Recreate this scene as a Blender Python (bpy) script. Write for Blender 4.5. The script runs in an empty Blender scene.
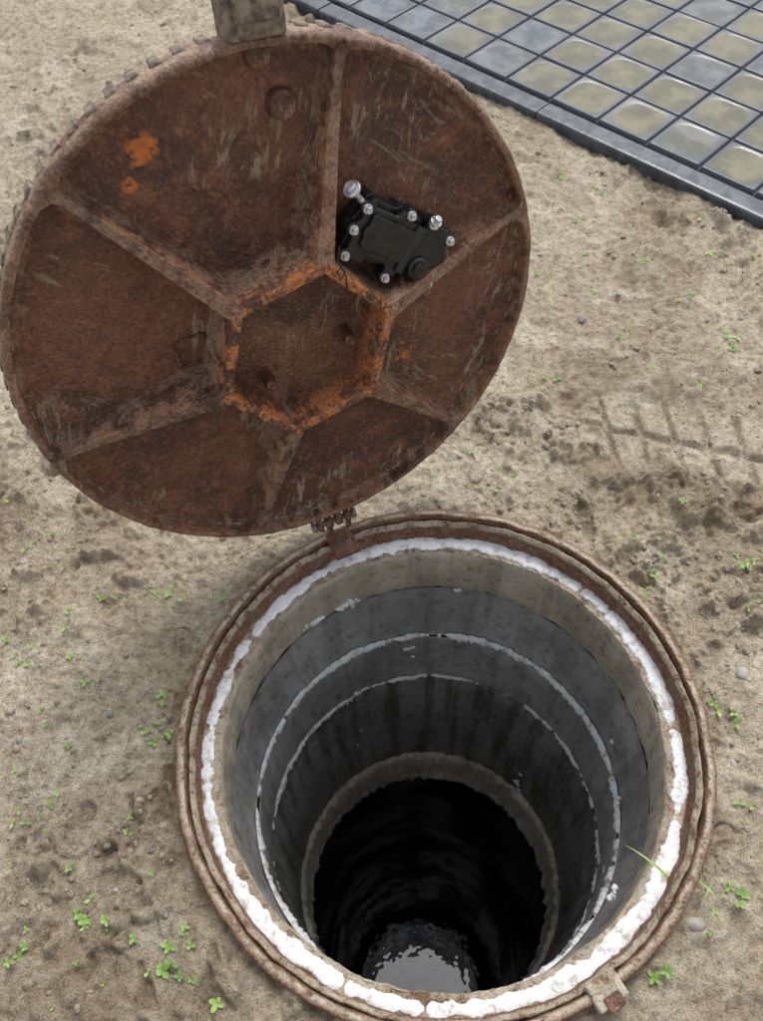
import bpy, math, numpy as np, random, bmesh
from mathutils import Matrix, Vector
random.seed(4); rng=np.random.default_rng(7)
sc=bpy.context.scene
# ------------------------------------------------------------ camera model
TH=math.radians(55.97); F=854.1; ROLL=math.radians(-3.06); YAW=math.radians(-.04)
C=np.array([-.080,-.487,1.4])
FW=np.array([math.sin(YAW)*math.cos(TH),math.cos(YAW)*math.cos(TH),-math.sin(TH)])
_rt=np.array([math.cos(YAW),-math.sin(YAW),0.]); _up=np.cross(_rt,FW)
RT=_rt*math.cos(ROLL)+_up*math.sin(ROLL); UP=-_rt*math.sin(ROLL)+_up*math.cos(ROLL)
def ray(uv): return FW+RT*(uv[0]-381.5)/F-UP*(uv[1]-510.5)/F
def onplane(uv,c,n):
    d=ray(uv); t=((np.array(c)-C)@n)/(d@n); return C+t*d
def ground(uv,z=0.): return onplane(uv,(0,0,z),np.array([0,0,1.]))
cd=bpy.data.cameras.new("camera"); co=bpy.data.objects.new("camera",cd); sc.collection.objects.link(co)
co.matrix_world=Matrix(((RT[0],UP[0],-FW[0],C[0]),(RT[1],UP[1],-FW[1],C[1]),(RT[2],UP[2],-FW[2],C[2]),(0,0,0,1)))
cd.sensor_fit='VERTICAL'; cd.sensor_height=24; cd.sensor_width=18; cd.lens=F/1021*24; cd.clip_start=.02; cd.clip_end=500
sc.camera=co
fits=[(.035,.410),(.183,.380),(.382,.367),(.619,.372),(1.221,.362),(1.40,.352)]
# ------------------------------------------------------------ helpers
def hsh(ix,iy,s):
    n=(ix.astype(np.int64)*374761393+iy.astype(np.int64)*668265263+s*974634777)&0x7fffffff
    n=((n^(n>>13))*1274126177)&0x7fffffff
    return ((n^(n>>16))&0xffff)/65535.
def vn(x,y,s=0):
    ix=np.floor(x); iy=np.floor(y); fx=x-ix; fy=y-iy
    fx=fx*fx*(3-2*fx); fy=fy*fy*(3-2*fy)
    a=hsh(ix,iy,s);b=hsh(ix+1,iy,s);c=hsh(ix,iy+1,s);d=hsh(ix+1,iy+1,s)
    return (a*(1-fx)+b*fx)*(1-fy)+(c*(1-fx)+d*fx)*fy
def fbm(x,y,o=4,s=0):
    t=0;a=.5;m=0
    for i in range(o):
        t=t+a*vn(x,y,s+i*17); m+=a; a*=.5; x,y=x*1.93+y*.5+3.1,y*1.93-x*.5+7.7
    return t/m
def ss(a,b,x):
    t=np.clip((x-a)/(b-a),0,1); return t*t*(3-2*t)
def mk(name,V,Fc,mat=None,parent=None,smooth=True,attrs=None,M=None):
    V=np.asarray(V,dtype=np.float32); me=bpy.data.meshes.new(name)
    if isinstance(Fc,np.ndarray):
        n,k=Fc.shape
        me.vertices.add(len(V)); me.vertices.foreach_set("co",V.ravel())
        me.loops.add(n*k); me.loops.foreach_set("vertex_index",Fc.astype(np.int32).ravel())
        me.polygons.add(n); me.polygons.foreach_set("loop_start",np.arange(0,n*k,k,dtype=np.int32))
        me.polygons.foreach_set("loop_total",np.full(n,k,dtype=np.int32))
        me.update(calc_edges=True)
    else: me.from_pydata([tuple(v) for v in V],[],Fc)
    me.polygons.foreach_set("use_smooth",np.full(len(me.polygons),smooth))
    for k,a in (attrs or {}).items():
        at=me.attributes.new(k,'FLOAT','POINT'); at.data.foreach_set("value",np.asarray(a,dtype=np.float32).ravel())
    me.update(); o=bpy.data.objects.new(name,me); sc.collection.objects.link(o)
    if mat: me.materials.append(mat)
    if parent: o.parent=parent
    if M is not None: o.matrix_local=M
    return o
def gridf(nu,nv,wrapu=False):
    i=np.arange(nu if wrapu else nu-1); j=np.arange(nv-1)
    I,J=np.meshgrid(i,j,indexing='ij'); I2=(I+1)%nu
    return np.stack([I*nv+J,I2*nv+J,I2*nv+J+1,I*nv+J+1],-1).reshape(-1,4)
def empty(name):
    e=bpy.data.objects.new(name,None); sc.collection.objects.link(e); e.empty_display_size=.1; return e
class G:
    def __init__(s,name):
        s.m=bpy.data.materials.new(name); s.m.use_nodes=True; s.t=s.m.node_tree; s.N=s.t.nodes
        s.b=s.N["Principled BSDF"]; s.tc=s.N.new("ShaderNodeTexCoord")
    def L(s,a,b): s.t.links.new(a,b)
    def inp(s,sock,v):
        if hasattr(v,'is_output'): s.L(v,sock)
        else: sock.default_value=v
    def map(s,sc_=(1,1,1),loc=(0,0,0),src=None):
        n=s.N.new("ShaderNodeMapping"); n.inputs["Scale"].default_value=sc_; n.inputs["Location"].default_value=loc
        s.L(src or s.tc.outputs["Object"],n.inputs[0]); return n.outputs[0]
    def noise(s,scale,det=5,rough=.6,vec=None,dist=0):
        n=s.N.new("ShaderNodeTexNoise"); n.inputs["Scale"].default_value=scale; n.inputs["Detail"].default_value=det
        n.inputs["Roughness"].default_value=rough; n.inputs["Distortion"].default_value=dist
        s.L(vec or s.tc.outputs["Object"],n.inputs["Vector"]); return n.outputs[0]
    def rng(s,v,a,b,c=0.,d=1.):
        n=s.N.new("ShaderNodeMapRange"); n.interpolation_type='SMOOTHSTEP'
        if a>b: a,b,c,d=b,a,d,c
        s.inp(n.inputs[0],v); n.inputs[1].default_value=a; n.inputs[2].default_value=b; n.inputs[3].default_value=c; n.inputs[4].default_value=d
        return n.outputs[0]
    def mix(s,f,a,b,mode='MIX'):
        n=s.N.new("ShaderNodeMix"); n.data_type='RGBA'; n.blend_type=mode
        s.inp(n.inputs[0],f)
        for k,v in ((6,a),(7,b)):
            if isinstance(v,(tuple,list)) and len(v)==3: v=(*v,1)
            s.inp(n.inputs[k],v)
        return n.outputs[2]
    def math(s,op,a,b=0.):
        n=s.N.new("ShaderNodeMath"); n.operation=op; s.inp(n.inputs[0],a); s.inp(n.inputs[1],b); return n.outputs[0]
    def attr(s,name):
        n=s.N.new("ShaderNodeAttribute"); n.attribute_name=name; return n.outputs["Fac"]
    def bump(s,h,st,dist,nrm=None):
        n=s.N.new("ShaderNodeBump"); n.inputs["Strength"].default_value=st; n.inputs["Distance"].default_value=dist
        s.L(h,n.inputs["Height"])
        if nrm is not None: s.L(nrm,n.inputs["Normal"])
        return n.outputs[0]
    def out(s,col,rough=.9,nrm=None,metal=0.,spec=.5,ior=1.5):
        if isinstance(col,tuple) and len(col)==3: col=(*col,1)
        s.inp(s.b.inputs["Base Color"],col); s.inp(s.b.inputs["Roughness"],rough); s.b.inputs["IOR"].default_value=ior
        s.inp(s.b.inputs["Metallic"],metal); s.inp(s.b.inputs["Specular IOR Level"],spec)
        if nrm is not None: s.L(nrm,s.b.inputs["Normal"])
        return s.m
# ------------------------------------------------------------ materials
def soil_mat(name,use_attr=True,k=1.):
    g=G(name)
    n3=g.noise(60,4,.78); n4=g.noise(340,3,.78)
    if use_attr: tone=g.attr("tone"); dry=g.attr("dry")
    else: tone=g.noise(3,2); dry=g.noise(20,2)
    c=g.mix(tone,(.50*k,.425*k,.315*k),(.66*k,.58*k,.45*k))
    c=g.mix(g.math('MULTIPLY',dry,.7),c,(.76*k,.69*k,.56*k))
    c=g.mix(g.rng(n3,.38,.66,0,1.),g.mix(1.,c,(.76,.73,.69),'MULTIPLY'),g.mix(1.,c,(1.16,1.15,1.13),'MULTIPLY'))
    c=g.mix(g.rng(n3,.42,.33,0,.7),c,g.mix(1.,c,(.50,.46,.40),'MULTIPLY'))
    c=g.mix(g.rng(n4,.47,.37,0,.75),c,g.mix(1.,c,(.38,.35,.30),'MULTIPLY'))
    c=g.mix(g.rng(n4,.56,.68,0,.45),c,(.78,.73,.63))
    if use_attr: c=g.mix(g.attr("damp_dark"),c,g.mix(1.,c,(.54,.49,.43),'MULTIPLY'))
    h=g.math('ADD',n3,g.math('MULTIPLY',n4,.55))
    return g.out(c,.85,g.bump(h,1.,.013),spec=.3)
M_soil=soil_mat("soil"); M_clod=soil_mat("soil_clod",False,.90)
def rust_mat():
    g=G("rusted_cast_iron")
    n1=g.noise(5,4,.65); n2=g.noise(26,5,.75); n3=g.noise(210,3,.8)
    c=g.mix(g.rng(n1,.38,.62),(.075,.032,.021),(.175,.070,.038))
    c=g.mix(g.rng(n2,.48,.66,0,.75),c,(.25,.100,.052))
    c=g.mix(g.rng(n3,.53,.68,0,.6),c,(.34,.17,.10))
    c=g.mix(g.rng(n3,.47,.34,0,.8),c,(.032,.016,.011))
    om=g.math('MULTIPLY',g.attr("edge"),g.rng(n2,.45,.55)); c=g.mix(om,c,g.mix(g.rng(n3,.35,.65),(.32,.09,.02),(.66,.21,.035)))
    dm=g.math('MULTIPLY',g.attr("dirt"),g.rng(n2,.38,.58)); c=g.mix(dm,c,g.mix(g.rng(n3,.3,.7),(.20,.125,.08),(.42,.31,.22)))
    pm=g.math('MULTIPLY',g.attr("orange"),g.rng(n2,.47,.56)); c=g.mix(pm,c,(.60,.18,.035))
    def streak(ang,scl,lo,hi,loc,amt,c,mlo,mhi):
        st=g.N.new("ShaderNodeVectorRotate"); st.rotation_type='Z_AXIS'; st.inputs["Angle"].default_value=ang
        g.L(g.tc.outputs["Object"],st.inputs["Vector"])
        sn=g.noise(scl,5,.8,g.map((3.2,.8,1),loc,src=st.outputs[0]),.6); msk=g.noise(4.5,3,.6,g.map(loc=loc))
        sm=g.math('MULTIPLY',g.rng(sn,lo,hi),g.rng(msk,mlo,mhi)); return g.mix(g.math('MULTIPLY',sm,amt),c,(.38,.30,.22))
    c=streak(.35,17,.53,.62,(3,1,0),.75,c,.47,.58); c=streak(-.8,24,.55,.64,(8,5,2),.55,c,.50,.61)
    rg=g.rng(n2,.3,.7,.34,.8)
    h=g.math('ADD',g.math('MULTIPLY',n3,.6),n2)
    return g.out(c,rg,g.bump(h,.85,.005),spec=.5)
M_rust=rust_mat()
def ring_mat():
    g=G("frame_metal_dirt")
    n1=g.noise(6,3,.65); n2=g.noise(38,5,.78); n3=g.noise(200,3,.7)
    c=g.mix(g.rng(n1,.35,.62),(.32,.255,.185),(.45,.395,.30))
    c=g.mix(g.rng(n2,.48,.62,0,.85),c,(.53,.48,.39))
    c=g.mix(g.rng(n2,.48,.39,0,.9),c,(.15,.080,.048))
    c=g.mix(g.rng(n3,.47,.34,0,.7),c,g.mix(1.,c,(.40,.35,.31),'MULTIPLY'))
    c=g.mix(g.math('MULTIPLY',g.attr("edge"),g.rng(n2,.38,.50)),c,g.mix(g.rng(n3,.4,.6),(.10,.045,.026),(.25,.115,.06)))
    return g.out(c,.75,g.bump(g.math('ADD',n2,g.math('MULTIPLY',n3,.5)),.9,.008),spec=.35)
M_ring=ring_mat()
def conc(name,a,b,drip,lime=(.5,.5,.48),limeamt=.3,rough=.8,stain=.6):
    g=G(name)
    n1=g.noise(4,3,.65); n2=g.noise(42,5,.78); n3=g.noise(240,2,.6)
    c=g.mix(g.rng(n1,.35,.65),a,b)
    dr=g.noise(11,4,.7,g.map((1.8,1.8,.12)))
    c=g.mix(g.rng(dr,.46,.60,0,drip),c,g.mix(1.,c,(.35,.34,.32),'MULTIPLY'))
    c=g.mix(g.rng(n2,.5,.75,0,.6),c,b)
    c=g.mix(g.rng(n2,.46,.34,0,.8),c,g.mix(1.,c,(.38,.37,.36),'MULTIPLY'))
    c=g.mix(g.rng(n3,.58,.72,0,.35),c,lime)
    m5=g.noise(13,6,.75,g.map(loc=(5,2,8)))
    c=g.mix(g.rng(m5,.60,.68,0,limeamt),c,lime); c=g.mix(g.rng(m5,.42,.34,0,stain),c,g.mix(1.,c,(.5,.46,.40),'MULTIPLY'))
    h=g.math('ADD',n2,g.math('MULTIPLY',n3,.3))
    return g.out(c,g.rng(n1,.4,.6,rough-.35,rough),g.bump(h,.8,.006),spec=.4)
M_tan=conc("tan_concrete",(.38,.335,.255),(.53,.475,.38),.35,limeamt=.3)
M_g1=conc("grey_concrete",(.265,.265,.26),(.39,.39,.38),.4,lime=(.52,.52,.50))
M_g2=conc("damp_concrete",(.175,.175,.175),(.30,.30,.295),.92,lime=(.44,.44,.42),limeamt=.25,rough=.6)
M_lip=conc("lip_concrete",(.55,.52,.47),(.76,.74,.69),.15,limeamt=.9,lime=(.86,.85,.82),stain=.3)
M_dark=conc("unlit_pit_concrete",(.002,.002,.002),(.004,.004,.004),.8,limeamt=0.)  # unlit depth of the pit painted as near-black wall colour
def foam_mat():
    g=G("sealing_foam"); n2=g.noise(40,5,.75); n3=g.noise(190,3,.6)
    c=g.mix(g.rng(n2,.3,.6),(.62,.63,.63),(.80,.82,.84)); c=g.mix(g.rng(n2,.45,.37,0,.7),c,(.44,.38,.30))
    return g.out(c,.75,g.bump(g.math('ADD',n2,g.math('MULTIPLY',n3,.5)),.8,.004))
M_foam=foam_mat()
def simple(name,col,rough=.5,metal=0.,bs=0.,sc_=80,var=.3):
    g=G(name); n=g.noise(sc_,4,.6)
    c=g.mix(g.rng(n,.35,.65),tuple(v*(1-var) for v in col),tuple(min(1,v*(1+var)) for v in col))
    nb=g.bump(n,bs,.002) if bs else None
    return g.out(c,g.rng(n,.3,.7,max(.03,rough-.1),rough+.12),nb,metal)
M_black=simple("black_plastic",(.014,.015,.016),.28,bs=.35,sc_=60)
M_steel=simple("zinc_steel",(.66,.67,.70),.35,.75,bs=.2)
M_pebble=simple("pebble",(.28,.26,.225),.7,bs=.5,var=.5,sc_=12)
M_latch=simple("worn_iron",(.18,.14,.105),.7,bs=.8,sc_=70,var=.6)
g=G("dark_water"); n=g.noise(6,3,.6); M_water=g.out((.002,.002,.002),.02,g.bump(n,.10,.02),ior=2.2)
g=G("leaf"); n=g.noise(25,2); M_leaf=g.out(g.mix(g.rng(n,.3,.7),(.14,.26,.05),(.30,.44,.12)),.5)
# ------------------------------------------------------------ pavement frame
A=ground((285,0))[:2]; B=ground((763,226))[:2]
U=(B-A)/np.linalg.norm(B-A); Vv=np.array([-U[1],U[0]])
if Vv@np.array([1,1])<0: Vv=-Vv
# ------------------------------------------------------------ ground
RR=.437
ang=np.concatenate([np.linspace(-35,215,1350,endpoint=False),np.linspace(215,325,180,endpoint=False)])*math.pi/180
r=[RR]
while r[-1]<4.2: r.append(r[-1]*1.0046)
while r[-1]<150: r.append(r[-1]*1.12)
r=np.array(r); AA,RG=np.meshgrid(ang,r,indexing='ij'); X=RG*np.cos(AA); Y=RG*np.sin(AA)
fade=1-ss(5,10,RG)
Z=(fbm(X*1.6+9,Y*1.6,3,1)-.5)*.06*ss(.44,1.,RG)
Z+=(fbm(X*9,Y*9,4,5)-.5)*.030
lump=fbm(X*42,Y*42,4,9); Z+=(lump-.5)*.012
fine=fbm(X*120,Y*120,3,19); Z+=(fine-.5)*.006*(RG<2.5)
rough=ss(.42,.60,fbm(X*2.2+4,Y*2.2+1,3,30))
Z+=np.maximum(0,fbm(X*28,Y*28,3,44)-.55)*.11*(.25+.75*rough)
pit=np.maximum(0,.36-fbm(X*22+50,Y*22,3,61)); Z-=pit*.09*(.3+.7*rough)
w=fbm(X*5,Y*5,3,77)*.5; cr=np.abs(fbm((X+w)*4,(Y+w)*4,4,80)-.5)
cm=ss(.52,.62,fbm(X*3+2,Y*3+8,3,83)); ck=(1-ss(0,.008,cr))*cm; Z-=ck*.005
T0=ground((590,420))[:2]; T1=ground((763,455))[:2]; tu=(T1-T0)/np.linalg.norm(T1-T0); tv=np.array([-tu[1],tu[0]])
s=(X-T0[0])*tu[0]+(Y-T0[1])*tu[1]; t=(X-T0[0])*tv[0]+(Y-T0[1])*tv[1]
wob=fbm(X*14,Y*14,3,3)-.5
tm=ss(-.08,.05,s+wob*.2)*(1-ss(.06,.10,np.abs(t)+.08*wob))
cell=np.abs(((s+.35*t+wob*.02)/.070)%1-.5)
tr=ss(.05,.13,cell+.10*wob)*ss(.003,.012,np.abs(t+.01+.02*wob)); Z=Z*(1-.75*tm)+tm*(tr*.012-.013+lump*.003)
Z=Z-.003
Z=np.where(RG<.47,np.minimum(Z,.012),Z)
pd=(X-A[0])*Vv[0]+(Y-A[1])*Vv[1]
Z=np.where(pd>-.02,np.minimum(Z,.004)-.03*ss(-.0,.06,pd),Z)
Z=Z*fade-.03*(1-fade)
damp_dark=rough*.30*ss(.4,.6,fbm(X*6,Y*6,3,91))+.4*ck+np.clip(pit*6,0,.45)*(.3+.7*rough)  # damp patches, plus darker pits and cracks
damp_dark=np.clip(damp_dark+.35*(1-ss(.38,.44,fbm(X*3+7,Y*3,3,95)))+.35*(1-ss(0,.03,np.abs(RG-.445))),0,1)*(1-.8*tm)  # more patches and a darker band around the frame
tone=ss(.32,.66,fbm(X*2.3,Y*2.3,4,140)*.6+lump*.4); dry=np.clip(ss(.52,.70,fbm(X*11,Y*11,4,150))+.6*tm*tr,0,1)
V=np.stack([X,Y,Z],-1).reshape(-1,3); nr=len(r)
mk("ground",V,gridf(len(ang),nr,True),M_soil,attrs=dict(damp_dark=damp_dark.ravel(),tone=tone.ravel(),dry=dry.ravel()))
def gz(x,y):
    a=math.degrees(math.atan2(y,x))
    if a<-35: a+=360
    i=min(len(ang)-1,int(np.searchsorted(ang,math.radians(a)))); j=min(nr-1,int(np.searchsorted(r,math.hypot(x,y))))
    return float(Z[i,j])
def icos(n):
    b=bmesh.new(); bmesh.ops.create_icosphere(b,subdivisions=n,radius=1); v=np.array([x.co[:] for x in b.verts]); f=np.array([[q.index for q in p.verts] for p in b.faces]); b.free(); return v,f
IV,IF=icos(1); IV2,IF2=icos(2)
def scatter(name,P,S,mat,iv=IV,fc=IF,flat=.6,jit=.25,smooth=True):
    n=len(P); k=len(iv); VV=np.empty((n,k,3))
    for i in range(n):
        a=rng.uniform(0,6.28); c_,s_=math.cos(a),math.sin(a)
        v=iv*(1+rng.uniform(-jit,jit,(k,1)))*np.array([1,rng.uniform(.55,1),flat*rng.uniform(.7,1.2)])*S[i]
        v=v@np.array([[c_,s_,0],[-s_,c_,0],[0,0,1]]); VV[i]=v+P[i]
    FF=(fc[None]+(np.arange(n)*k)[:,None,None]).reshape(-1,3)
    return mk(name,VV.reshape(-1,3),FF,mat,smooth=smooth)
def okp(x,y):
    rr=math.hypot(x,y); return rr>.455 and (x-A[0])*Vv[0]+(y-A[1])*Vv[1]<-.015
N0=60000
aa_=np.radians(rng.uniform(-35,215,N0)); rr_=.455*np.exp(rng.random(N0)**.8*2.0); xs=rr_*np.cos(aa_); ys=rr_*np.sin(aa_)
d=fbm(xs*2.2+4,ys*2.2+1,3,30); d2=fbm(xs*7,ys*7,3,130); keep=(rng.random(N0)<ss(.40,.62,d)*.8+.22)&(d2>.41)
P=[];S=[]
for x,y,rr in zip(xs[keep],ys[keep],rr_[keep]):
    if not okp(x,y): continue
    sz=(.0012+.0085*random.random()**8)*(.8+.25*rr)
    P.append((x,y,gz(x,y)+sz*.1)); S.append(sz)
    if len(P)>=14000: break
scatter("soil_clods",P,S,M_clod,jit=.3)
P=[];S=[]
while len(P)<260:
    a=random.uniform(-35,215); rr=.46*math.exp(random.random()*1.9); x=rr*math.cos(math.radians(a)); y=rr*math.sin(math.radians(a))
    if not okp(x,y): continue
    sz=.002+.005*random.random()**3; P.append((x,y,gz(x,y)+sz*.2)); S.append(sz)
for uv,sz in (((735,762),.009),((742,672),.013),((697,925),.017),((582,318),.012),((20,740),.008)):
    q=ground(uv); P.append((q[0],q[1],gz(q[0],q[1])+sz*.1)); S.append(sz)
scatter("pebbles",P,S,M_pebble,IV2,IF2,.55,.07)
# ------------------------------------------------------------ seedlings
lv=[];lf=[]
def leafq(c,d,L,W,up):
    d=np.array([math.cos(d),math.sin(d),0]); s_=np.array([-d[1],d[0],0]); k=len(lv)
    for t_,w_,z in ((0,.12,0),(.35,.9,.5),(.7,.95,.85),(1,.3,.8)):
        for sg in (-1,0,1): lv.append(c+d*L*t_+s_*W*w_*sg*.5+np.array([0,0,up*L*z+(0.12*W if sg else 0)]))
    for i in range(3):
        for j in range(2): a=k+i*3+j; lf.append((a,a+1,a+4,a+3))
def plant(x,y,s_):
    c=np.array([x,y,gz(x,y)+.002]); a=random.uniform(0,6.28); n=random.choice([2,2,3,4,4])
    for i in range(n): leafq(c,a+i*6.283/n+random.uniform(-.3,.3),s_*random.uniform(.7,1.2),s_*random.uniform(.55,.8),random.uniform(.2,.8))
def blade(p0,p1,w_,arch):
    p0=np.array(p0);p1=np.array(p1); d=p1-p0; s_=np.cross(d,[0,0,1.]); s_/=np.linalg.norm(s_); k=len(lv)
    for i in range(9):
        t_=i/8; q=p0+d*t_+np.array([0,0,arch*4*t_*(1-t_)]); ww=w_*(1-t_*.9)
        lv.append(q-s_*ww*.5); lv.append(q+s_*ww*.5)
    for i in range(8): a=k+2*i; lf.append((a,a+1,a+3,a+2))
for uv,n,s_ in [((148,733),5,.013),((168,962),6,.014),((205,992),2,.013),((183,932),2,.01),((725,712),5,.014),((650,573),4,.01),((165,596),3,.01),((95,915),4,.011),((123,825),3,.009),((733,805),3,.01),((700,898),3,.012),((745,560),6,.012),((172,705),3,.01),((610,340),3,.009),((735,345),5,.013),((720,255),4,.012),((18,965),4,.011),((42,803),4,.011),((640,265),3,.01),((555,378),3,.01),((28,548),3,.01),((65,625),3,.009),((15,665),3,.01),((745,885),3,.012),((600,185),3,.01),((575,215),3,.011),((560,170),3,.01),((725,920),3,.01),((70,918),3,.012),((755,610),2,.01),((672,983),2,.012),((200,600),2,.01),((590,250),2,.01),((690,300),4,.011),((45,715),2,.01),((500,480),2,.01),((480,455),2,.009),((690,215),3,.01),((715,330),3,.011),((30,590),2,.01),((20,500),2,.009)]:
    q=ground(uv)
    for i in range(n):
        x=q[0]+random.gauss(0,.016); y=q[1]+random.gauss(0,.016)
        if okp(x,y): plant(x,y,s_*random.uniform(.45,.95))
for i in range(430):
    a=random.uniform(-35,215); rr=.5*math.exp(random.random()*1.9); x=rr*math.cos(math.radians(a)); y=rr*math.sin(math.radians(a))
    if okp(x,y): plant(x,y,random.uniform(.003,.009))
def gb(a,b,w_,ar,z=.01):
    p=ground(a,z);q=ground(b,z+.01); blade(p,q,w_,ar)
gb((150,590),(192,602),.004,.004); gb((150,596),(165,603),.004,.003); gb((697,880),(718,903),.004,.01); gb((712,880),(700,905),.003,.01)
gb((668,878),(625,845),.005,.012,.03); gb((395,-5),(380,5),.004,.01)
mk("seedlings",np.array(lv),lf,M_leaf)
# ------------------------------------------------------------ manhole
man=empty("manhole")
def revolve(name,prof,mat,parent=man,n=512,wob=0.,attrs=None,seed=0,step=.012,fr=14):
    pr=[prof[0]]
    for a,b in zip(prof[:-1],prof[1:]):
        L=math.hypot(b[0]-a[0],b[1]-a[1]); k=max(1,int(L/step))
        for i in range(1,k+1): pr.append((a[0]+(b[0]-a[0])*i/k,a[1]+(b[1]-a[1])*i/k))
    pr=np.array(pr); th=np.linspace(0,2*math.pi,n,endpoint=False); T,Rr=np.meshgrid(th,pr[:,0],indexing='ij'); _,Zz=np.meshgrid(th,pr[:,1],indexing='ij')
    R0,Z0=Rr,Zz
    if wob:
        Rr=R0+(fbm(np.cos(T)*fr+20,np.sin(T)*fr+Z0*12+R0*20,5,seed)-.5)*wob; Zz=Z0+(fbm(np.cos(T)*(fr+2)+5,np.sin(T)*(fr+2)+R0*20,4,seed+5)-.5)*wob
    V=np.stack([Rr*np.cos(T),Rr*np.sin(T),Zz],-1).reshape(-1,3)
    at={attrs[0]:attrs[1](R0,Z0).ravel()} if attrs else None
    return mk(name,V,gridf(n,len(pr),True)[:,::-1],mat,parent,attrs=at)
(z1,r1),(z2,r2),(z3,r3),(z4,r4),(z5,r5),(z6,r6)=fits
revolve("frame_ring",[(.436,-.2),(.441,-.01),(.4415,.018),(.440,.0215),(.4295,.022),(.4265,.021),(.4255,.017),(.425,.004),(.4235,.001)],M_ring,n=900,wob=.006,seed=3,attrs=("edge",lambda R,Z:ss(.4345,.438,R)*1.+(R<.4268)*1.),step=.0035)
revolve("frame_seat",[(.4245,-.001),(.4225,.009),(.4205,.012),(r1+.008,.010),(r1+.003,.004),(r1,-z1+.002),(r1-.032,-z1)],M_ring,n=900,wob=.008,seed=8,attrs=("edge",lambda R,Z:0*R+.15+.85*(Z<.001)*(R>r1-.003)),step=.0035)
revolve("collar",[(r1-.030,-z1-.001),(r1-.034,-z1-.008),((r1-.036+r2)/2,-(z1+z2)/2),(r2,-z2+.01),(r2+.003,-z2)],M_tan,n=700,wob=.009,seed=11)
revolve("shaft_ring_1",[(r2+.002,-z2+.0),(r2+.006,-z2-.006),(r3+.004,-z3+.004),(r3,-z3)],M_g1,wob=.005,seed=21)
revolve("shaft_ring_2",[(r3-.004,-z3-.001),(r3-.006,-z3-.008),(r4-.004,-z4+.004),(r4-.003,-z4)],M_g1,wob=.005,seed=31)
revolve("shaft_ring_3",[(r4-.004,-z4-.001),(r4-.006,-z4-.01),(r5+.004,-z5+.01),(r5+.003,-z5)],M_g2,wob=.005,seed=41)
revolve("shaft_lip",[(r5+.006,-z5+.02),(r5-.002,-z5+.004),(r5-.008,-z5-.004),(r6+.004,-z6+.01),(r6,-z6),(r6,-z6-.03),(r6+.03,-z6-.05)],M_lip,n=900,wob=.022,seed=51,fr=26)
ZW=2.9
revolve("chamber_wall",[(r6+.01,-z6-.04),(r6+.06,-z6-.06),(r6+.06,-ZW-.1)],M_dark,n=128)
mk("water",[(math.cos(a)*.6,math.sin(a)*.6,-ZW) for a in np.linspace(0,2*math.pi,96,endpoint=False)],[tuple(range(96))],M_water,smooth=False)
def foam(name,r0,z0,w_,h,seed,n=2600,freq=16):
    th=np.linspace(0,2*math.pi,n,endpoint=False); K=9; cx,cy=np.cos(th),np.sin(th)
    big=fbm(cx*3+seed,cy*3,3,seed); sz=fbm(cx*freq*1.3+seed,cy*freq*1.3,4,seed+3)
    am=np.clip((sz+(big-.5)*.6-.02)/.36,0,1)**.7*(.65+.7*big); off=(fbm(cx*freq*.4,cy*freq*.4,4,seed+9)-.5); V=[]
    for k in range(K):
        a=math.pi*k/(K-1); sd=5 if k<4 else 40
        e=(fbm(cx*freq*1.5+sd,cy*freq*1.5,5,seed+sd)-.5)*1.2
        rr=r0+off*w_*.4-np.cos(a)*w_*.5*am*(1+e); zz=z0+np.sin(a)**.5*h*am*(1+.5*(fbm(cx*freq*4+k*.7,cy*freq*4,3,seed)-.5))-.004*(am<.02)
        V.append(np.stack([rr*cx,rr*cy,zz],-1))
    return mk(name,np.stack(V,1).reshape(-1,3),gridf(n,K,True),M_foam,man)
foam("foam_seat",r1-.011,-z1+.000,.024,.005,2)
def wallfoam(name,r0,z0,w_,h,gap,seed,n=2200,freq=20):
    th=np.linspace(0,2*math.pi,n,endpoint=False); K=7; cx,cy=np.cos(th),np.sin(th)
    sz=fbm(cx*freq+seed,cy*freq,5,seed+3); big=fbm(cx*2.5+seed,cy*2.5,2,seed)
    am=np.clip((sz+(big-.5)*.5-gap)/(.5-gap),0,1)**.5*(.5+big); off=(fbm(cx*freq*.7,cy*freq*.7,4,seed+9)-.5); V=[]
    for k in range(K):
        a=math.pi*k/(K-1); nn=1+1.3*(fbm(cx*freq*2+(3 if k<3 else 60),cy*freq*2,4,seed+(1 if k<3 else 2))-.5)
        V.append(np.stack([(r0+.004-np.sin(a)*h*am*nn)*cx,(r0+.004-np.sin(a)*h*am*nn)*cy,z0+off*w_*.7-np.cos(a)*w_*.5*am*nn],-1))
    return mk(name,np.stack(V,1).reshape(-1,3),gridf(n,K,True)[:,::-1],M_foam,man)
wallfoam("foam_joint_1",r3-.003,-z3,.021,.009,.22,12)
wallfoam("foam_joint_2",r4-.005,-z4,.018,.008,.28,23)
P=[];S=[]
def onwall(uv,rw):
    d=ray(uv); a=d[0]**2+d[1]**2; b=2*(C[0]*d[0]+C[1]*d[1]); c=C[0]**2+C[1]**2-rw*rw
    t_=(-b+math.sqrt(b*b-4*a*c))/(2*a); return C+t_*d
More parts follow.
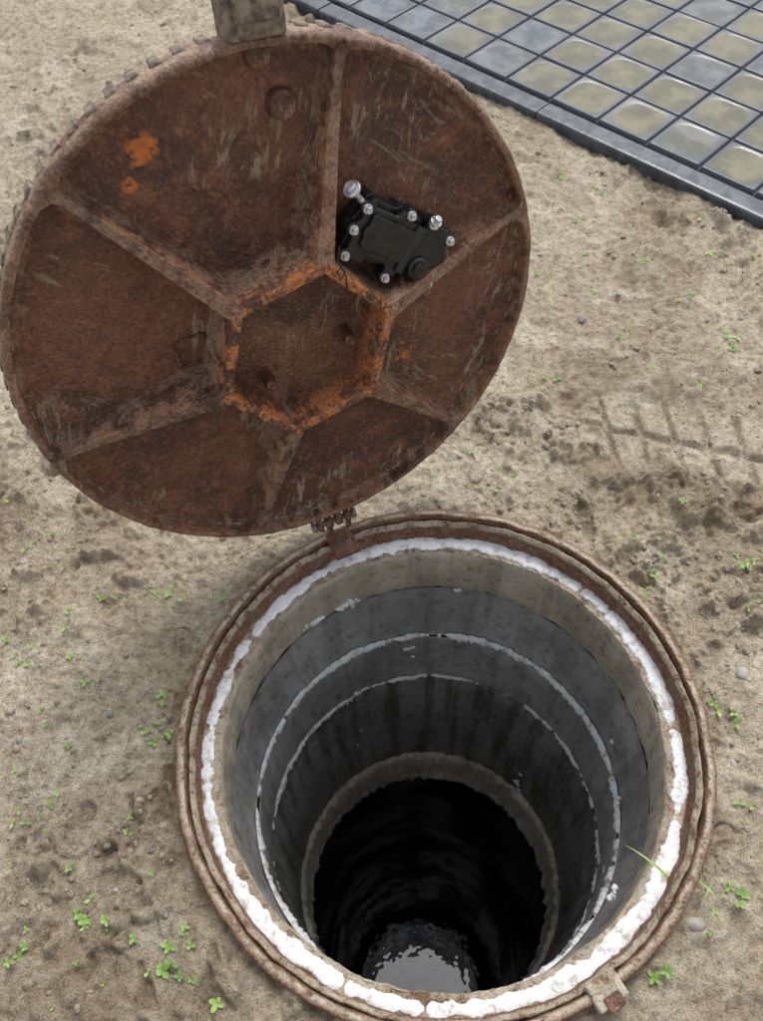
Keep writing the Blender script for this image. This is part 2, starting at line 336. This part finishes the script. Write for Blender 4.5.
for uv,rw,s_ in [((313,623),r2,.012),((320,619),r2,.010),((306,627),r2,.006),((343,607),r2,.009),((350,603),r2,.010),((357,601),r2,.007),((458,590),r2,.006),((408,648),r3,.012),((413,656),r3,.006),((357,692),r4,.010),((365,688),r4,.009),((350,700),r4,.008),((376,684),r4,.007),((520,775),r5,.007),((516,782),r5,.010),((519,790),r5,.007),((514,788),r5,.006),((358,745),r5,.003),((612,742),r3,.006),((360,729),r4,.008),((618,800),r3,.008),((600,860),r4,.010),((612,895),r3,.010),((606,870),r4,.01)]:
    q=onwall(uv,rw-.003); rd=np.array([q[0],q[1],0])/math.hypot(q[0],q[1])
    for i in range(6):
        dq=rng.normal(0,s_*.5,3); dq-=rd*(dq@rd)*.8; P.append(q+dq); S.append(s_*random.uniform(.35,.75))
o=scatter("foam_dabs",P,S,M_foam,IV2,IF2,.9,.14); o.parent=man
# ------------------------------------------------------------ cover
AL=math.radians(112.75); PH=math.radians(9.44); RL=.415; PR=.434
rad=np.array([math.cos(AL),math.sin(AL),0]); e1=np.array([math.sin(AL),-math.cos(AL),0])
e2=np.array([0,0,1])*math.cos(PH)+rad*math.sin(PH); n_=np.cross(e1,e2)
Piv=rad*PR+np.array([0,0,.04]); c0=Piv+(RL+.027)*e2
ML=Matrix(((e1[0],e2[0],n_[0],c0[0]),(e1[1],e2[1],n_[1],c0[1]),(e1[2],e2[2],n_[2],c0[2]),(0,0,0,1)))
def lid2(uv,h):
    X_=onplane(uv,c0+n_*h,n_)-c0; return float(X_@e1),float(X_@e2)
cov=empty("manhole_cover"); cov.matrix_world=ML
A0=70.6; HT=.060; PL=-.026
def smax(a,b,k):
    h=np.clip(.5+.5*(a-b)/k,0,1); return b*(1-h)+a*h+k*h*(1-h)
def lidH(x,y):
    rr=np.hypot(x,y); H=PL+(fbm(x*14+3,y*14,4,5)-.5)*.004
    dist=.4015-rr; ribd=np.full_like(x,1e3); ribtop=np.zeros_like(x)
    for k in range(6):
        a=math.radians(A0+60*k); ca,sa=math.cos(a),math.sin(a); s_=x*ca+y*sa; t_=np.abs(-x*sa+y*ca)
        q=np.clip((.39-s_)/(.39-.14),0,1); wt=.0062+.0066*q
        dd=np.where(s_>.118,t_-wt,1e3); tp=-.005+(HT+.004)*q**1.15
        sel=dd<ribd; ribd=np.where(sel,dd,ribd); ribtop=np.where(sel,tp,ribtop)
    kk=.022; u=np.clip(kk-dist,0,kk); v=np.clip(kk-ribd,0,kk); corner=kk-np.hypot(u,v)
    wall=np.minimum(np.minimum(dist,ribd),corner); isr=ribd<dist
    top=np.where(isr,ribtop,0.0)
    hh=top-np.maximum(0,wall)*14.0
    on=hh>H; edge=np.where(on,.05,0.); edge=np.where(on&isr&(np.abs(wall)<.0022)&(rr<.34),.75,edge); edge=np.where(on&~isr&(np.abs(wall)<.002),.35,edge)
    dirt=np.where(on,np.where(wall<=0,.55,.72),0.); dirt=np.where(on&~isr,.40,dirt); dirt=np.where(~on&(wall<.012),.3,dirt); H=smax(hh,H,.003)
    d=np.full_like(x,-9.)
    for k in range(6):
        a=math.radians(A0+30+60*k); d=np.maximum(d,x*math.cos(a)+y*math.sin(a))
    H=np.where(d<.115,-.010+(fbm(x*20,y*20,3,6)-.5)*.004,H); edge=np.where(d<.115,.05,edge); dirt=np.where(d<.115,.15,dirt)
    hb=HT-np.maximum(0,np.abs(d-.119)-.0075)*14; on=hb>H
    edge=np.where(on,np.where(np.abs(d-.119)<.0105,1.,.25),edge); dirt=np.where(on,np.where(d>.128,.9,.2),dirt); H=np.where(on,hb,H)
    return H,edge,dirt
rl=np.concatenate([np.linspace(0.0005,.14,140,endpoint=False),np.linspace(.14,.38,170,endpoint=False),np.linspace(.38,.4065,24,endpoint=False),[.407,.409,.4110,.4127,.4138]])
nt=2000; th=np.linspace(0,2*math.pi,nt,endpoint=False); T,Rr=np.meshgrid(th,rl,indexing='ij'); X2=Rr*np.cos(T);Y2=Rr*np.sin(T)
H,ed,di=lidH(X2,Y2)
H=(H*2+np.roll(H,1,0)+np.roll(H,-1,0))/4
Hs=H.copy(); Hs[:,1:-1]=(H[:,1:-1]*2+H[:,:-2]+H[:,2:])/4; H=Hs
H+=(fbm(X2*70,Y2*70,4,15)-.5)*.0030
orange=np.zeros_like(H); nz=fbm(X2*60,Y2*60,4,99)
for uv,s_ in [((145,152),.024),((130,187),.011),((400,355),.014),((433,332),.010),((372,345),.012),((190,325),.006),((150,143),.012),((405,340),.008),((415,330),.012)]:
    a,b=lid2(uv,PL); orange=np.maximum(orange,(1-ss(s_*.3,s_*1.4,np.hypot(X2-a,(Y2-b)*1.2)+(nz-.5)*s_*1.6)))
H[:,-4:]-=np.array([.0003,.0012,.003,.006])[None]
ext=[(.415,-.010),(.4155,-.018),(.4155,-.036),(.413,-.041),(.405,-.043),(.36,-.043),(.2,-.043),(.0005,-.043)]
R2=np.concatenate([Rr]+[np.full((nt,1),e[0]) for e in ext],1); H=np.concatenate([H]+[np.full((nt,1),e[1]) for e in ext],1)
T2=np.repeat(th[:,None],R2.shape[1],1); R2=R2+(fbm(np.cos(T2)*20,np.sin(T2)*20+H*50,4,66)-.5)*.004*(R2>.406)
V=np.stack([R2*np.cos(T2),R2*np.sin(T2),H],-1).reshape(-1,3)
pad=lambda a,v:np.concatenate([a,np.full((nt,len(ext)),v)],1)
mk("cast_plate",V,gridf(nt,R2.shape[1],True),M_rust,cov,attrs=dict(edge=pad(ed,.05).ravel(),dirt=pad(di,1.).ravel(),orange=pad(orange,0.).ravel()))
def prim(fn,name,mat,parent,M,bev=0.,seg=2,smooth=False):
    b=bmesh.new(); fn(b); me=bpy.data.meshes.new(name); b.to_mesh(me); b.free(); o=bpy.data.objects.new(name,me); sc.collection.objects.link(o)
    me.materials.append(mat); o.parent=parent; o.matrix_local=M
    if bev: m=o.modifiers.new("b",'BEVEL'); m.width=bev; m.segments=seg; m.limit_method='ANGLE'
    return o
def box(name,size,loc,mat,parent,rz=0,rx=0,ry=0,bev=.002,seg=2):
    return prim(lambda b:bmesh.ops.create_cube(b,size=1,matrix=Matrix.Diagonal((*size,1))),name,mat,parent,Matrix.Translation(loc)@Matrix.Rotation(rz,4,'Z')@Matrix.Rotation(ry,4,'Y')@Matrix.Rotation(rx,4,'X'),bev,seg)
def cyl(name,r_,h_,loc,mat,parent,axis='Z',seg=24,r2=None,bev=.001,rz=0):
    R_={'Z':Matrix.Identity(4),'X':Matrix.Rotation(math.pi/2,4,'Y'),'Y':Matrix.Rotation(math.pi/2,4,'X')}[axis]
    return prim(lambda b:bmesh.ops.create_cone(b,cap_ends=True,segments=seg,radius1=r_,radius2=r_ if r2 is None else r2,depth=h_),name,mat,parent,Matrix.Translation(loc)@Matrix.Rotation(rz,4,'Z')@R_,bev)
vv=[];ff=[]
for i in range(84):
    a=2*math.pi*i/84; k=len(vv)
    for (u,v_,z) in ((-.009,-.008,-.022),(.009,-.008,-.022),(.009,.0132,-.022),(-.009,.0132,-.022),(-.007,-.006,-.052),(.007,-.006,-.052),(.007,.012,-.052),(-.007,.012,-.052)):
        rr_=.405+v_; vv.append((rr_*math.cos(a)-u*math.sin(a),rr_*math.sin(a)+u*math.cos(a),z))
    ff+= [(k,k+1,k+2,k+3),(k+4,k+7,k+6,k+5),(k,k+4,k+5,k+1),(k+1,k+5,k+6,k+2),(k+2,k+6,k+7,k+3),(k+3,k+7,k+4,k)]
o=mk("tread_studs",vv,ff,M_latch,cov,smooth=False); m=o.modifiers.new("b",'BEVEL'); m.width=.002
a,b=lid2((282,105),PL+.01); cyl("boss",.021,.018,(a,b,PL+.006),M_rust,cov,seg=32,r2=.018,bev=.003)
a,b=lid2((257,55),PL+.005); cyl("boss_small",.018,.012,(a,b,PL+.004),M_rust,cov,seg=32,r2=.016,bev=.003)
for uv in ((350,340),(272,385)):
    a,b=lid2(uv,.022); cyl("rivet",.011,.034,(a,b,.008),M_rust,cov,seg=20,r2=.009,bev=.002)
for uv in ((315,412),(352,388)):
    a,b=lid2(uv,.030); box("tab",(.030,.016,.04),(a,b,.012),M_rust,cov,rz=.4,bev=.003)
a,b=lid2((192,350),PL)
for k,(dx,dy,sx,sy) in enumerate(((0,.022,.05,.004),(0,-.022,.05,.004),(-.024,0,.004,.040),(.024,0,.004,.040))):
    box("cast_mark_%d"%(k+1),(sx,sy,.006),(a+dx,b+dy,PL+.0015),M_rust,cov,bev=.0015)
a,b=lid2((250,18),-.02); aa=math.atan2(b,a)
box("latch_housing",(.050,.075,.050),(.437*math.cos(aa),.437*math.sin(aa),-.022),M_latch,cov,rz=aa,bev=.005,seg=3)
box("latch_cap",(.030,.055,.012),(.448*math.cos(aa),.448*math.sin(aa),.007),M_latch,cov,rz=aa,bev=.003)
hz=-.012
for sx in (-.028,-.010,.010,.028):
    cyl("hinge_knuckle",.0125,.011 if abs(sx)>.02 else .014,(sx,-RL-.020,hz),M_rust,cov,'X',20,bev=.002)
    box("hinge_lug",(.009,.036,.016),(sx,-RL+.002 if sx in(-.028,.010) else -RL-.036,hz),M_rust,cov,bev=.002)
cyl("hinge_pin",.006,.088,(0,-RL-.020,hz),M_latch,cov,'X',16)
cyl("hinge_nut",.011,.008,(.041,-RL-.020,hz),M_latch,cov,'X',6)
cyl("hinge_bolt",.0105,.008,(-.040,-RL-.020,hz),M_latch,cov,'X',6)
MB=Matrix(((e1[0],rad[0],0,rad[0]*.407),(e1[1],rad[1],0,rad[1]*.407),(0,0,1,.018),(0,0,0,1)))
o=box("hinge_base",(.050,.056,.014),(0,0,0),M_rust,man,bev=.003); o.matrix_local=MB
# latch keeper cast on the near side of the frame
q=ground((612,1000),.02); ka=math.atan2(q[1],q[0])
box("latch_keeper",(.040,.050,.022),(.436*math.cos(ka),.436*math.sin(ka),.018),M_ring,man,rz=ka,bev=.004,seg=3)
box("latch_keeper_tab",(.020,.026,.010),(.452*math.cos(ka),.452*math.sin(ka),.028),M_rust,man,rz=ka,bev=.002)
# ------------------------------------------------------------ lock box
lk=empty("lock_box"); hB=.018
pa=np.array(lid2((352,224),hB)); pb=np.array(lid2((446,264),hB)); ax=pb-pa; LX=np.linalg.norm(ax); ra=math.atan2(ax[1],ax[0])
pc=np.array(lid2((398,243),hB))
ML2=ML@Matrix.Translation((pc[0],pc[1],hB))@Matrix.Rotation(ra,4,'Z'); lk.matrix_world=ML2
LI=ML2.inverted()
def lkpt(uv,z):
    X_=onplane(uv,c0+n_*(hB+z),n_); return LI@Vector(X_)
WY=.098
def extr(name,pts,z0,z1_,mat,bev=.002,seg=3):
    def fn(b):
        vs=[b.verts.new((x,y,z0)) for x,y in pts]; f=b.faces.new(vs); e=bmesh.ops.extrude_face_region(b,geom=[f])
        bmesh.ops.translate(b,vec=(0,0,z1_-z0),verts=[v for v in e['geom'] if isinstance(v,bmesh.types.BMVert)]); bmesh.ops.recalc_face_normals(b,faces=b.faces)
    return prim(fn,name,mat,lk,Matrix.Identity(4),bev,seg)
LX*=.90; hx=LX/2; hy=WY/2
def outline(s_,notch):
    p=[(-hx,-hy*.75),(-hx+.012,-hy),(-hx+.034,-hy),(-hx+.038,-hy+notch),(-.008,-hy+notch),(-.004,-hy),(.016,-hy),(.020,-hy+notch),(hx-.022,-hy+notch*.6),(hx-.018,-hy),(hx-.006,-hy+.002),(hx,-hy+.012),(hx,-.008),(hx+.006,0),(hx+.006,.012),(hx-.004,.020),(hx-.006,hy-.008),(hx-.016,hy),(.030,hy),(.026,hy-notch),(.002,hy-notch),(-.004,hy),(-.022,hy),(-.028,hy-notch),(-hx+.014,hy-notch),(-hx+.008,hy),(-hx,hy-.008),(-hx,.012),(-hx-.005,.006),(-hx-.005,-.012),(-hx,-.018)]
    return [(x*s_,y*s_) for x,y in p]
extr("base_plate",outline(1,.006),-.036,-.004,M_black)
extr("cover",outline(.97,.012),-.003,.010,M_black,.003)
extr("raised_panel",[(x*.70-.01,y*.55+.002) for x,y in outline(1,.004)],.0105,.0165,M_black,.003)
cyl("spine",.009,.075,(.016,0,.010),M_black,lk,'Y',20,bev=.003)
cyl("key_port",.020,.014,(hx*.50,-hy*.38,.016),M_black,lk,seg=32,r2=.017,bev=.003)
cyl("key_hole",.011,.004,(hx*.50,-hy*.38,.0245),M_black,lk,seg=24)
for i,uv in enumerate([(368,209),(412,216),(434,225),(450,241),(345,256),(385,278),(428,283),(354,230)]):
    q=lkpt(uv,.013); x,y=q.x,q.y
    cyl("bolt_%d"%(i+1),.0072,.004,(x,y,.0125),M_steel,lk,seg=20,bev=.001); cyl("bolt_head_%d"%(i+1),.0052,.006,(x,y,.017),M_steel,lk,seg=6,bev=.0006)
    cyl("bolt_boss_%d"%(i+1),.0095,.020,(x,y,.0005),M_black,lk,seg=24,bev=.002)
def rod(name,p,q,r_,mat,seg=14):
    p=Vector(p);q=Vector(q); d=q-p
    return prim(lambda b:bmesh.ops.create_cone(b,cap_ends=True,segments=seg,radius1=r_,radius2=r_,depth=d.length),name,mat,lk,Matrix.Translation((p+q)/2)@d.to_track_quat('Z','Y').to_matrix().to_4x4(),.0008)
for i,(ua,ub) in enumerate((((366,206),(352,189)),((428,232),(436,222)))):
    p=lkpt(ua,0.0); q=lkpt(ub,.012); d=(q-p).normalized()
    rod("stud_%d"%(i+1),p,q+d*.006,.0042,M_steel); rod("stud_washer_%d"%(i+1),q-d*.003,q+d*.002,.0125 if i==0 else .009,M_steel,24); rod("stud_nut_%d"%(i+1),q+d*.0022,q+d*.009,.0078 if i==0 else .006,M_steel,6)
cu=bpy.data.curves.new("cable",'CURVE'); cu.dimensions='3D'; cu.bevel_depth=.0011; sp=cu.splines.new('POLY')
pts=[(340,246),(338,256),(340,266),(345,272),(341,280),(337,272),(341,268),(346,276),(347,287),(345,296),(348,303)]
sp.points.add(len(pts)-1)
for i,p in enumerate(pts):
    q=lkpt(p,.044+.003*math.sin(i*2)); sp.points[i].co=(q.x,q.y,q.z,1)
cu.materials.append(M_black); o=bpy.data.objects.new("cable",cu); sc.collection.objects.link(o); o.parent=lk
# ------------------------------------------------------------ pavement
TS=.163; KB=.075; TOP=.020
loc=[0,.0030,.0055,.009,.013,.019,.028,.042,.060,TS/2]
loc=np.array(loc+[TS-v for v in loc[-2::-1]][:-1])
NU,NV=44,36; U0=-3.2; V0=KB+.004
us=np.concatenate([loc+i*TS for i in range(NU)]+[[NU*TS]]); vs=np.concatenate([loc+i*TS for i in range(NV)]+[[NV*TS]])
UU,VV_=np.meshgrid(us,vs,indexing='ij'); iu=np.floor(UU/TS+1e-6); iv=np.floor(VV_/TS+1e-6)
fu=UU-iu*TS; fv=VV_-iv*TS; du=np.minimum(fu,TS-fu); dv=np.minimum(fv,TS-fv); de=np.minimum(du,dv)
rt=hsh(iu,iv,5); rt2=hsh(iu,iv,9); rt3=hsh(iu,iv,12)
q=((np.abs(fu-TS/2)/(TS/2-.005))**3.2+(np.abs(fv-TS/2)/(TS/2-.005))**3.2)**(1/3.2)
Ht=TOP-.012*(1-ss(.0,.0055,de)) - .0038*(1-ss(.72,1.04,q)) +(rt-.5)*.002+ (fu-TS/2)*(rt2-.5)*.008+(fv-TS/2)*(rt3-.5)*.008
wl=TOP-.0010-.0010*hsh(iu,iv,21)+(rt-.5)*.002
pool=ss(-.0003,.0003,wl-Ht)*(de>.006); Ht=np.where((wl>Ht)&(de>.006),wl,Ht)
PX=A[0]+U[0]*(UU+U0)+Vv[0]*(VV_+V0); PY=A[1]+U[1]*(UU+U0)+Vv[1]*(VV_+V0)
olive=ss(.5,1.0,(UU+U0)+.45*VV_+.5*(rt2-.5))
g=G("wet_paving_tile"); ran=g.attr("rand"); n1=g.noise(12,4,.6); n2=g.noise(70,4,.6); n0=g.noise(3.6,3,.6)
cc=g.mix(ran,(.030,.038,.052),(.058,.070,.090)); cc=g.mix(g.rng(n1,.45,.65,0,.6),cc,(.09,.10,.12)); cc=g.mix(g.rng(n2,.5,.3,0,.5),cc,(.022,.026,.034))
ol=g.mix(g.rng(n1,.35,.65),(.062,.058,.024),(.130,.118,.050)); pl=g.mix(g.attr("olive"),g.mix(g.rng(n1,.4,.6),(.035,.045,.062),(.10,.12,.15)),ol)
pool_=g.attr("pool"); cc=g.mix(pool_,cc,pl); cc=g.mix(g.attr("groove"),cc,(.012,.014,.018))
rgh=g.mix(pool_,g.mix(g.rng(n0,.4,.6),(.12,.12,.12),(.38,.38,.38)),g.mix(g.rng(n1,.40,.58),(.02,.02,.02),(.22,.22,.22)))
hb_=g.math('MULTIPLY',n2,g.math('SUBTRACT',1.10,pool_))
M_tile=g.out(cc,rgh,g.bump(hb_,.35,.002),spec=.5,ior=1.6)
mk("pavement",np.stack([PX,PY,Ht],-1).reshape(-1,3),gridf(len(us),len(vs)),M_tile,attrs=dict(rand=rt.ravel(),pool=pool.ravel(),olive=(olive*ss(.02,.20,rt3)).ravel(),groove=(1-ss(.001,.0045,de)).ravel()))
Mk=simple("kerb_plastic",(.055,.064,.080),.22,bs=.4,sc_=30)
kv=[];kf=[]
prof=[(-.0,-.10),(-.0,.012),(.004,.017),(.012,.018),(.060,.018),(.066,.016),(.069,.010),(.073,.010),(.0755,.004),(.0755,-.10)]
x0=U0-.2; i=0
while x0<U0+NU*TS:
    x1=x0+.89; k=len(kv)
    for xx in (x0+.002,x1-.002):
        for v_,z in prof: kv.append((A[0]+U[0]*xx+Vv[0]*v_,A[1]+U[1]*xx+Vv[1]*v_,z+((i*37)%7-3)*.0004))
    m_=len(prof)
    for j in range(m_-1): kf.append((k+j,k+m_+j,k+m_+j+1,k+j+1))
    kf.append(tuple(range(k+m_-1,k-1,-1))); kf.append(tuple(range(k+m_,k+2*m_)))
    x0=x1; i+=1
mk("kerb",kv,kf,Mk,smooth=False)
# ------------------------------------------------------------ light
w=bpy.data.worlds.new("World"); sc.world=w; w.use_nodes=True; nt_=w.node_tree; bg=nt_.nodes["Background"]
sky=nt_.nodes.new("ShaderNodeTexSky"); sky.sky_type='NISHITA'; sky.sun_disc=False; EL=math.radians(58); AZ=math.radians(20)
sky.sun_elevation=EL; sky.sun_rotation=AZ; sky.dust_density=4; sky.air_density=1.2
hs=nt_.nodes.new("ShaderNodeHueSaturation"); hs.inputs["Saturation"].default_value=.28; hs.inputs["Value"].default_value=1.35
nt_.links.new(sky.outputs[0],hs.inputs["Color"]); nt_.links.new(hs.outputs[0],bg.inputs[0]); bg.inputs[1].default_value=.15
sl=bpy.data.lights.new("sun",'SUN'); sl.energy=1.45; sl.angle=math.radians(22); sl.color=(1,.97,.93); so=bpy.data.objects.new("sun",sl); sc.collection.objects.link(so)
dv_=Vector((math.sin(AZ)*math.cos(EL),math.cos(AZ)*math.cos(EL),math.sin(EL))); so.rotation_euler=dv_.to_track_quat('Z','Y').to_euler()
sc.view_settings.view_transform='Standard'; sc.view_settings.look='None'; sc.view_settings.exposure=0
